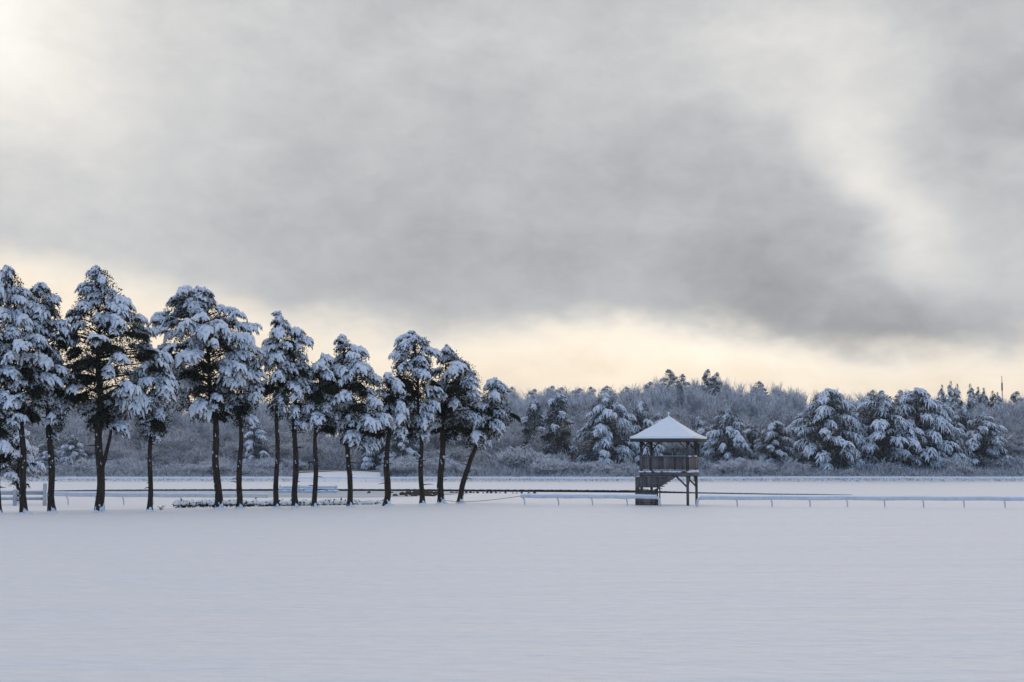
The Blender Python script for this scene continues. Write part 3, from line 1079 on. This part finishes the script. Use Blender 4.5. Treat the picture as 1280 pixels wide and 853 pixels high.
def build_wood_floor():
    ys, us = np.linspace(266, 640, 70), np.linspace(-1, 1, 120)
    U, Yg = np.meshgrid(us, ys)
    X = U * (160 + 0.62 * Yg)
    Yg = np.maximum(Yg, 267.5 + 0.8 * np.sin(X * 0.21) + 0.5 * np.sin(X * 0.57) + 20 * np.exp(-((X + 33) / 10) ** 4))
    v = np.stack([X, Yg, ground_z(X, Yg) + 0.12], -1).reshape(-1, 3)
    i = (np.arange(69)[:, None] * 120 + np.arange(119)[None, :]).ravel()
    b = MB()
    b.add(v, np.concatenate([np.stack([i, i + 1, i + 121], -1), np.stack([i, i + 121, i + 120], -1)]))
    tag(b.build('wood_floor', M['floor'], smooth=True), 'brown leaf litter dusted with snow under the far wood', 'ground', kind='structure')
    # tangle of saplings, brambles and dead stems between the trunks
    rng = np.random.default_rng(55)
    n = 190000
    Yq = 265.6 + 143 * rng.uniform(0, 1, n) ** 1.6
    Yq[:40000] = rng.uniform(262.7, 268.5, 40000)             # snowy stubble on the bank behind the rail
    X = rng.uniform(-1, 1, n) * (20 + 0.45 * Yq)
    Yq = np.where(np.abs(X / Yq * F + 215) < 52, np.maximum(Yq, 290 + rng.uniform(0, 6, n)), Yq)   # the small snowy clearing
    clump = np.sin(X * 0.31 + 2 * np.sin(Yq * 0.2)) * np.sin(Yq * 0.23 + X * 0.11)
    h = (2.6 + 2.2 * clump) * np.interp(Yq, [262.5, 265, 272, 284, 330], [0.04, 0.10, 0.25, 0.8, 1.6])
    z0 = rng.uniform(0, 1, n) ** 1.3 * h
    c = np.stack([X, Yq, ground_z(X, Yq) + z0 + 0.05], -1)
    d = rng.normal(0, 0.55, (n, 3)) + (0, 0, 0.75)
    d /= np.linalg.norm(d, axis=1)[:, None]
    w = np.cross(d, rng.normal(0, 1, (n, 3)))
    w /= np.linalg.norm(w, axis=1)[:, None]
    ln, wd = rng.uniform(0.5, 1.9, (n, 1)), rng.uniform(0.025, 0.06, (n, 1))
    ln[:40000] *= 0.32
    tri = np.stack([c - w * wd, c + w * wd, c + d * ln], 1).reshape(-1, 3)
    b = MB()
    b.add(tri, np.arange(len(tri)).reshape(-1, 3))
    tag(b.build('undergrowth', M['scrub']), 'tangled frosted undergrowth filling the far wood between the trunks', 'undergrowth', kind='stuff')


build_wood_floor()

# thin mast far behind the wood
def build_mast():
    Y = 520.0
    p = at(1253, 500, Y)
    z0 = gz(p[0], Y)
    root = empty('radio_mast', (p[0], Y, z0))
    h = at(1253, 470, Y)[2] - z0
    b = MB()
    b.tube([(0, 0, 0), (0, 0, h * 0.5), (0, 0, h)], [0.26, 0.2, 0.10], 8)
    b.build('pole', M['steel'], root)
    c = MB()
    c.tube([(0, 0, h - 5.6), (0, 0, h - 5.4), (0, 0, h - 2.6), (0, 0, h - 2.4)], [0.15, 0.30, 0.30, 0.15], 10)
    c.build('antenna', M['steel'], root)
    tag(root, 'thin grey mast on the skyline behind the wood', 'mast')


build_mast()

# ---------------------------------------------------------------- judging tower


def build_tower():
    Y = 99.6
    c = at(836.8, 632, Y)
    rz = -math.radians(18.0)
    z0 = 0.0
    root = empty('viewing_tower', (c[0], Y, z0), rz)
    tag(root, 'weathered wooden viewing tower with a snow covered hipped roof', 'tower')
    rng = np.random.default_rng(9)
    S = 1.70                                  # half width of the deck
    zf0, zf1, zr0, zr1, ze0, ze1, za = 2.0, 2.30, 2.47, 3.34, 4.36, 4.58, 6.05
    E = 2.25                                  # half width of the eaves
    posts = {}
    for sx in (-1, 1):
        for sy in (-1, 1):
            b = MB()
            x, y = sx * (S - 0.09), sy * (S - 0.09)
            b.beam((x, y, -0.4), (x, y, zf0 - 0.003), 0.16, 0.16, rng.uniform(0.2, 0.8))
            b.beam((x, y, zf1 + 0.003), (x, y, ze0 - 0.003), 0.15, 0.15, rng.uniform(0.2, 0.8))
            b.build('post', M['post'], root)
    # deck
    b = MB()
    for k in range(14):
        x = -S + 2 * S * k / 14
        b.box(x, x + 2 * S / 14 - 0.012, -S + 0.05, S - 0.05, zf1 - 0.06, zf1, rng.uniform(0, 1))
    for s in (-1, 1):
        b.box(-S - 0.02, S + 0.02, s * S - 0.03, s * S + 0.03, zf0, zf1 - 0.063, 0.5)
        b.box(s * S - 0.028, s * S + 0.028, -S + 0.034, S - 0.034, zf0 + 0.004, zf1 - 0.066, 0.45)
    deck = b.build('deck', M['wood'], root)
    b = MB()
    for k in range(26):
        x = -S + rng.uniform(0, 2 * S)
        b.lump((x, -S + rng.uniform(0.0, 0.10), zf1 + 0.0), (rng.uniform(0.08, 0.2), 0.08, rng.uniform(0.03, 0.07)), rng)
    for k in range(20):
        b.lump((S + 0.02, -S + rng.uniform(0, 2 * S), zf1 + 0.02), (0.10, rng.uniform(0.15, 0.3), rng.uniform(0.06, 0.10)), rng)
    b.build('deck_snow', M['snow'], deck, smooth=True)
    # boarded railing, one part for each side
    for side in range(4):
        b = MB()
        n = 20
        for k in range(n):
            w = 2 * S / n
            a = -S + w * k
            t = rng.uniform(0, 1)
            jz = rng.uniform(-0.015, 0.015)
            if side == 0: b.box(a, a + w - 0.008, -S - 0.025, -S, zr0 + jz, zr1 - 0.03, t)
            if side == 1: b.box(S, S + 0.025, a, a + w - 0.008, zr0 + jz, zr1 - 0.03, t)
            if side == 2: b.box(a, a + w - 0.008, S, S + 0.025, zr0 + jz, zr1 - 0.03, t)
            if side == 3: b.box(-S - 0.025, -S, a, a + w - 0.008, zr0 + jz, zr1 - 0.03, t)
        q = S + 0.05
        if side == 0: b.box(-q, q, -S - 0.05, -S + 0.05, zr1 - 0.027, zr1 + 0.02, 0.6)
        if side == 2: b.box(-q, q, S - 0.05, S + 0.05, zr1 - 0.027, zr1 + 0.02, 0.6)
        if side == 1: b.box(S - 0.05, S + 0.05, -S + 0.052, S - 0.052, zr1 - 0.027, zr1 + 0.02, 0.6)
        if side == 3: b.box(-S - 0.05, -S + 0.05, -S + 0.052, S - 0.052, zr1 - 0.027, zr1 + 0.02, 0.6)
        r = b.build('railing', M['wood'], root)
        if side in (1, 2):
            b = MB()
            for k in range(16):
                t = rng.uniform(-S, S)
                b.lump((S, t, zr1 + 0.02) if side == 1 else (t, S, zr1 + 0.02), (0.07, 0.22, 0.05) if side == 1 else (0.22, 0.07, 0.05), rng)
            b.build('rail_snow', M['snow'], r, smooth=True)
    # braces under the deck and under the eaves
    P = S - 0.09
    def brace(p, q, w=0.10):
        b = MB()
        b.beam(p, q, w, w, rng.uniform(0.3, 0.9))
        b.build('brace', M['post'], root)
    for sy in (-1, 1):
        brace((P, sy * P, 1.22), (P - 0.78, sy * P, zf0 - 0.01))
        brace((P, sy * P, 3.75), (P - 0.55, sy * P, ze0 - 0.01), 0.08)
        brace((-P, sy * P, 3.75), (-P + 0.55, sy * P, ze0 - 0.01), 0.08)
    for sx in (-1, 1):
        brace((sx * P, -P, 3.75), (sx * P, -P + 0.55, ze0 - 0.01), 0.08)
        brace((sx * P, P, 3.75), (sx * P, P - 0.55, ze0 - 0.01), 0.08)
    brace((P, -P, 1.22), (P, -P + 0.78, zf0 - 0.01))
    brace((P, P, 1.22), (P, P - 0.78, zf0 - 0.01))
    # roof: slightly bell shaped, snow on top
    b = MB()
    for s in (-1, 1):
        b.box(-E, E, s * E - 0.025, s * E + 0.025, ze0, ze1, 0.35)
        b.box(s * E - 0.024, s * E + 0.024, -E + 0.028, E - 0.028, ze0 + 0.003, ze1 - 0.003, 0.35)
    b.box(-E + 0.03, E - 0.03, -E + 0.03, E - 0.03, ze0 + 0.10, ze0 + 0.13, 0.2)
    for s in (-1, 1):                          # plates on the posts
        b.box(-S, S, s * P - 0.06, s * P + 0.06, ze0, ze0 + 0.097, 0.3)
    roof = b.build('roof', M['post'], root)

    def shell(E0, zb, zt, und):
        rs = np.concatenate([np.linspace(1, 0.1, 14), [0.06, 0.03]])
        hs = (1 - rs) ** 1.18
        m = 14
        v, f = [], []
        for r, h in zip(rs, hs):
            for sd in range(4):
                for k in range(m):
                    t = -1 + 2 * k / m
                    x, y = ((t, -1), (1, t), (-t, 1), (-1, -t))[sd]
                    nz = und * math.sin(5 * x * r + 3 * y * r + sd) * math.sin(4 * y * r + 1.7 * x)
                    v.append((x * E0 * r, y * E0 * r, zb + (zt - zb) * h + nz))
        n = 4 * m
        for i in range(len(rs) - 1):
            for k in range(n):
                a, c = i * n + k, i * n + (k + 1) % n
                f += [(a, c, c + n), (a, c + n, a + n)]
        v.append((0, 0, zt + 0.01))
        for k in range(n):
            f.append(((len(rs) - 1) * n + k, (len(rs) - 1) * n + (k + 1) % n, len(v) - 1))
        return v, f, n

    v, f, n = shell(E + 0.02, ze1 + 0.12, za + 0.12, 0.03)
    b = MB()
    e = len(v)
    v = list(v) + [(p[0] * 1.0, p[1] * 1.0, ze1 - 0.002) for p in v[:n]]
    f = list(f) + [t for k in range(n) for t in ((e + k, e + (k + 1) % n, (k + 1) % n), (e + k, (k + 1) % n, k))]
    b.add(v, f)
    b.build('roof_snow', M['snow'], roof)
    b = MB()
    b.tube([(0, 0, za + 0.1), (0, 0, za + 0.2), (0, 0, za + 0.3)], [0.045, 0.04, 0.03], 8)
    b.lump((0, 0, za + 0.33), (0.075, 0.075, 0.08), rng, 10, 6, 0.05)
    b.build('finial', M['snow'], roof, smooth=True)
    # boarded stair: lower landing, upper flight with its sloping underside
    F0 = -S - 0.12                             # plane of the stair's outer face
    b = MB()
    x0 = -S - 0.30
    n = 13
    for k in range(n):                         # upper boarding follows the flight down to the left
        w = 2.50 / n
        a = -S + w * k
        lo = lambda x: 1.22 + max(0.0, (x - (-S + 1.30)) / 1.20) * (zf0 - 1.22)
        hi = zf0 - 0.012
        p, q = a, a + w - 0.008
        if lo(q) > hi - 0.02: continue
        b.poly_prism([(p, lo(p)), (q, lo(q)), (q, hi), (p, hi)], F0, F0 + 0.03, rng.uniform(0, 0.8))
    b.box(x0, -S - 0.006, F0 - 0.004, F0 + 0.028, 0.9, zf0 - 0.06, 0.3)
    b.beam((-S + 1.25, F0 + 0.05, 1.19), (-S + 2.52, F0 + 0.05, zf0 + 0.0), 0.12, 0.10, 0.6)
    b.build('stair_panel', M['wood'], root)
    b = MB()
    for k in range(11):                        # lower landing boards, laid level
        z = -0.2 + 0.118 * k
        t = rng.uniform(0, 0.7)
        w = 1.36
        if k == 10: w = 0.55
        b.box(x0, x0 + w, F0 - 0.05, F0 - 0.02, z, z + 0.112, t)
        b.box(x0, x0 + 0.03, F0 - 0.018, F0 + 1.1, z, z + 0.112, t)
        b.box(x0 + 1.33, x0 + 1.36, F0 - 0.018, F0 + 1.1, z, z + 0.112, t)
    b.build('landing', M['wood'], root)
    b = MB()
    for k in range(6):
        zt = 1.1 + k * 0.17
        b.box(-S + 1.08 + 0.2 * k, -S + 1.38 + 0.2 * k, F0 + 0.13, F0 + 1.0, zt, zt + 0.04, 0.4)
    b.box(x0 + 0.04, x0 + 1.32, F0 + 0.02, F0 + 1.05, 0.99, 1.03, 0.4)
    b.build('steps', M['wood'], root)
    b = MB()
    b.lump((x0 + 0.72, F0 - 0.02, 1.10), (0.12, 0.06, 0.05), rng)
    b.lump((x0 + 0.5, F0 + 0.4, 1.05), (0.4, 0.4, 0.08), rng)
    b.build('landing_snow', M['snow'], root, smooth=True)
    for x in (x0 + 1.50, x0 + 1.66):
        b = MB()
        b.beam((x, F0 + 0.25, -0.3), (x, F0 + 0.25, 1.35 if x < x0 + 1.6 else 1.42), 0.07, 0.07, 0.4)
        b.build('stair_post', M['post'], root)


build_tower()

# ---------------------------------------------------------------- rails and fences


def goose_rail(name, label, run, posts, end_left, end_right, lean, thick=0.20, post_r=0.05, drop=None, group='white running rails beside the track'):
    """run: (px, top row, depth) of the rail; posts: px; slim posts curve away at the foot"""
    run = np.array(run, float)
    pts = np.array([at(px, py, Y) for px, py, Y in run])
    mid = pts[len(pts) // 2]
    base = np.array((mid[0], mid[1], gz(mid[0], mid[1])))
    root = empty(name, tuple(base))
    rng = np.random.default_rng(len(posts))
    xs = np.linspace(run[0, 0], run[-1, 0], 120)
    line = np.stack([np.interp(xs, run[:, 0], pts[:, k]) for k in range(3)], -1) - base
    line[:, 2] += 0.012 * np.sin(np.linspace(0, 31, 120))
    b, s = MB(), MB()
    b.tube(line - (0, 0, thick * 0.9), thick * 0.5, 8)
    rail = b.build('rail', M['white'], root, smooth=True)
    s.tube(line - (0, 0, thick * 0.25), [thick * rng.uniform(0.30, 0.44) for _ in range(120)], 8, 0.08, rng, 0.8)
    s.build('rail_snow', M['snow'], rail, smooth=True)
    for px in posts:
        top = np.array([np.interp(px, run[:, 0], pts[:, k]) for k in range(3)])
        foot = top + (lean[0], lean[1], 0)
        fz = gz(foot[0], foot[1]) - 0.15
        t = np.linspace(0, 1, 8)
        bend = np.sin(np.clip(t * 1.6, 0, 1) * math.pi / 2)
        p = np.stack([top[0] + lean[0] * bend, top[1] + lean[1] * bend, (top[2] - thick) + (fz - top[2] + thick) * t ** 1.25], -1) - base
        b = MB()
        b.tube(p, post_r, 7)
        b.build('post', M['white'], root, smooth=True)
    for side, flag in ((0, end_left), (-1, end_right)):
        if not flag: continue
        e = line[side] - (0, 0, thick * 0.9)
        dx = -0.12 if side == 0 else 0.12
        fz = gz(pts[side][0], pts[side][1]) - 0.15 - base[2]
        b = MB()
        b.tube([e, e + (dx * 0.8, 0, -0.03), e + (dx * 1.4, 0, -0.16), (e[0] + dx * 1.9, e[1], fz)], [thick * 0.5, thick * 0.5, thick * 0.45, thick * 0.36], 8)
        b.build('end_post', M['white'], root, smooth=True)
    tag(root, label, 'railing', group)
    return root


goose_rail('running_rail', 'white rail on slim curved posts from the tower to the right edge', [(875, 619.8, 95.6), (1000, 620.0, 94.6), (1140, 620.4, 93.6), (1282, 620.8, 92.6)],
           [920, 963.6, 1011, 1058, 1104.5, 1153, 1204, 1255], True, False, (0.12, 0.15))
goose_rail('running_rail', 'short white rail on slim curved posts ending at the tower stair', [(651, 617.6, 97.6), (720, 618.0, 97.2), (821, 618.6, 96.4)],
           [653, 695.5, 738, 781.5], False, True, (0.16, 0.15))
goose_rail('running_rail', 'white rail running behind the tree trunks from the board fence', [(58, 614.6, 111), (120, 615.4, 112), (250, 616.4, 113), (335, 616.8, 114)],
           [82, 118, 151.5, 188, 224], False, False, (0.18, 0.1), 0.26, 0.055)


def build_far_rail():
    """long white rail on the far side of the track"""
    xs = [74] + [74 + 16.6 * k for k in range(1, 22)] + [440 + 17.3 * k for k in range(0, 32)] + [995 + 18.6 * k for k in range(0, 16)]
    Y = 262.0
    row = lambda px: np.interp(px, [60, 400, 640, 800, 1000, 1280], [597.2, 597.0, 596.9, 597.6, 596.4, 596.9])
    pts = np.array([at(px, row(px), Y) for px in xs])
    base = np.array((pts[35][0], Y, gz(pts[35][0], Y)))
    root = empty('track_rail', tuple(base))
    L = np.concatenate([pts, [at(1300, 597, Y)]]) - base
    rng = np.random.default_rng(4)
    L[:, 2] += rng.uniform(-0.03, 0.03, len(L))
    b = MB()
    b.tube(L - (0, 0, 0.12), 0.13, 6)
    rail = b.build('rail', M['rail_white'], root)
    b = MB()
    b.tube(L, 0.14, 6, 0.2, rng, 0.7)
    b.build('rail_snow', M['snow'], rail, smooth=True)
    for p in pts - base:
        b = MB()
        b.tube([(p[0], p[1], p[2] - 0.05), (p[0] + 0.05, p[1], -0.3)], [0.085, 0.085], 6)
        b.build('post', M['rail_white'], root)
    tag(root, 'long white rail along the foot of the far wood', 'railing', 'white running rails beside the track')


build_far_rail()


def build_board_fence():
    Y = 114.0
    a, e = at(-60, 616, Y), at(57, 616, Y)
    base = np.array((e[0], Y, gz(e[0], Y)))
    root = empty('board_fence', tuple(base))
    tag(root, 'white two rail board fence ending in a tall post at the left', 'fence')
    for px, top in ((-56, 612.5), (-19, 612.5), (19, 612.2), (56.5, 604.8)):
        p = at(px, top, Y) - base
        w = 0.12 if px < 50 else 0.13
        b = MB()
        b.box(p[0] - w, p[0] + w, -0.12, 0.10, -0.3, p[2])
        o = b.build('post', M['board'], root)
        b = MB()
        for k in range(3): b.lump((p[0] + 0.04 * (k - 1), 0, p[2] + 0.01), (0.13, 0.12, 0.07), np.random.default_rng(k))
        b.build('post_snow', M['snow'], o, smooth=True)
    for r0, r1 in ((614.0, 618.8), (622.0, 625.4)):
        z1, z0 = at(0, r0, Y)[2] - base[2], at(0, r1, Y)[2] - base[2]
        b = MB()
        b.box(a[0] - base[0], at(54.5, 616, Y)[0] - base[0], 0.103, 0.15, z0, z1)
        r = b.build('rail', M['board'], root)
        b = MB()
        xs = np.linspace(a[0] - base[0], -0.2, 40)
        b.tube(np.stack([xs, 0 * xs + 0.125, 0 * xs + z1 + 0.01], -1), 0.05, 6, 0.3, np.random.default_rng(2))
        b.build('rail_snow', M['snow'], r, smooth=True)


build_board_fence()


def build_jump():
    """low horse jump buried in snow on the far side of the pond"""
    Y = 164.0
    p = at(385, 615, Y)
    base = np.array((p[0], Y, gz(p[0], Y)))
    root = empty('horse_jump', tuple(base))
    tag(root, 'low white horse jump heaped with snow beyond the frozen pond', 'jump')
    rng = np.random.default_rng(12)
    xl, xr = at(350, 610, Y)[0] - base[0], at(420, 610, Y)[0] - base[0]
    zt = at(385, 608, Y)[2] - base[2]
    for x in np.linspace(xl, xr, 4):
        b = MB()
        b.box(x - 0.10, x + 0.10, -0.1, 0.1, -0.3, zt + 0.12)
        b.build('post', M['white'], root)
    for k, z in enumerate((0.12, 0.38, 0.62)):
        b = MB()
        b.tube([(xl, -0.16, z), (0, -0.16, z - 0.02), (xr, -0.16, z)], 0.07, 8)
        r = b.build('pole', M['white'], root)
        b = MB()
        for j in range(22): b.lump((rng.uniform(xl, xr), -0.16, z + 0.08), (rng.uniform(0.2, 0.55), 0.13, rng.uniform(0.05, 0.14)), rng)
        b.build('pole_snow', M['snow'], r, smooth=True)


build_jump()


def build_hedge():
    """low clipped hedge capped with lumpy snow"""
    rng = np.random.default_rng(31)
    leaf, snow = MB(), MB()
    A, B = at(219, 630, 103.5), at(484, 630.5, 108)
    base = np.array(((A[0] + B[0]) / 2, (A[1] + B[1]) / 2, 0.0))
    base[2] = gz(base[0], base[1])
    n = 130
    for k in range(n):
        t = (k + rng.uniform(0, 1)) / n
        c = A + (B - A) * t
        g = at(0, 0, 1)[2]
        zg = CAMZ - (631.0 - HOR) * c[1] / F - 0.02     # foot as seen over the brow of the field
        zg = max(zg, gz(c[0], c[1]) - 0.05)
        h = rng.uniform(0.12, 0.28)
        p = np.array((c[0], c[1] + rng.uniform(-0.2, 0.2), zg)) - base
        for q in range(34):
            o = rng.normal(0, 1, 3) * (0.16, 0.14, 0.1) + (0, -0.02, h * 0.45)
            d1, d2 = rng.normal(0, 0.09, 3), rng.normal(0, 0.05, 3)
            leaf.add([p + o - d2, p + o + d2, p + o + d1], [(0, 1, 2)])
        if rng.uniform() < 0.9:
            snow.lump((p[0], p[1] - 0.06, p[2] + h * 0.92), (rng.uniform(0.16, 0.34), 0.26, rng.uniform(0.10, 0.20)), rng)
    root = empty('low_hedge', tuple(base))
    tag(root, 'low dark hedge under lumpy snow behind the middle trunks', 'hedge')
    f = leaf.build('foliage', M['hedge'], root)
    snow.build('hedge_snow', M['snow'], f, smooth=True)


build_hedge()


def build_stones():
    rng = np.random.default_rng(17)
    protos = []
    for k in range(3):
        b = MB()
        b.lump((0, 0, 0.12), (0.34, 0.26, 0.22), rng, 8, 6, 0.25)
        protos.append(b.mesh('stone', M['stone']))
    spots = [(rng.uniform(500, 548), rng.uniform(617.2, 620.8), rng.uniform(0.55, 1.1), 0) for _ in range(44)]
    spots += [(px, 616.6 + (px - 560) * 0.004, rng.uniform(0.35, 0.65), 1) for px in (564, 567, 571, 583, 588, 592, 597, 604, 609, 614, 620, 625, 632, 641, 646, 652, 661, 668)]
    spots += [(461, 617, 0.7, 2), (490, 616.8, 0.6, 2), (494, 620.5, 0.9, 2)]
    texts = ('dark brown stone in the heap at the pond edge behind the thin trunks', 'small dark stone in the scattered line right of the leaning tree', 'lone dark stone poking out of the frozen pond')
    groups = ('stones heaped at the pond edge', 'stones in a line beyond the last trees', 'stones in the pond')
    for px, py, s, g in spots:
        p = on_ground(px, py)
        o = bpy.data.objects.new('stone', protos[int(rng.integers(3))])
        col.objects.link(o)
        o.location = (p[0], p[1], p[2] - 0.03)
        o.scale = (s, s, s * rng.uniform(0.8, 1.3))
        o.rotation_euler = (0, 0, rng.uniform(0, 6.28))
        tag(o, texts[g], 'stone', groups[g])


build_stones()


def build_rope():
    """slack rope from the rail's end back to the trees"""
    a, m, e = at(651, 620.2, 97.7), at(590, 627.0, 101.0), at(553, 625.0, 104.0)
    t = np.linspace(0, 1, 24)[:, None]
    q = (1 - t) ** 2 * a + 2 * t * (1 - t) * (2 * m - (a + e) / 2) + t ** 2 * e
    b = MB()
    b.tube(q, 0.022, 5)
    tag(b.build('rope', M['rope']), 'slack tan rope hanging from the rail end towards the last trees', 'rope')
    # dead stems poking out beside the slim cedar
    rng = np.random.default_rng(6)
    p = at(201, 636.5, 90.5)
    root = empty('dead_weed', (p[0], p[1], gz(p[0], p[1])))
    b = MB()
    for k in range(9):
        a_ = rng.uniform(0, 6.28)
        r = rng.uniform(0.1, 0.35)
        tip = np.array((math.cos(a_) * r, math.sin(a_) * r, rng.uniform(0.12, 0.3)))
        b.tube([(0.3 * (rng.uniform() - 0.5), 0, -0.05), tip * 0.6 + (0, 0, 0.08), tip], [0.014, 0.011, 0.006], 4)
    b.build('stems', M['post'], root)
    tag(root, 'tuft of bare dead stems poking through snow near the slim cedar', 'weed')


build_rope()



def build_haze():
    """thin cold air over the whole place"""
    b = MB()
    b.box(-2600, 2600, -460, 1660, -3.2, 44)
    m = bpy.data.materials.new('cold_air')
    m.use_nodes = True
    t = m.node_tree
    t.nodes.remove(t.nodes['Principled BSDF'])
    v = t.nodes.new('ShaderNodeVolumePrincipled')
    v.inputs['Color'].default_value = (0.86, 0.90, 0.97, 1)
    v.inputs['Density'].default_value = HAZE
    v.inputs['Anisotropy'].default_value = 0.2
    t.links.new(v.outputs[0], t.nodes['Material Output'].inputs['Volume'])
    tag(b.build('haze', m), 'thin cold haze in the air over field and wood', 'haze', kind='stuff')


build_haze()

sc.render.resolution_x, sc.render.resolution_y = 1024, 682
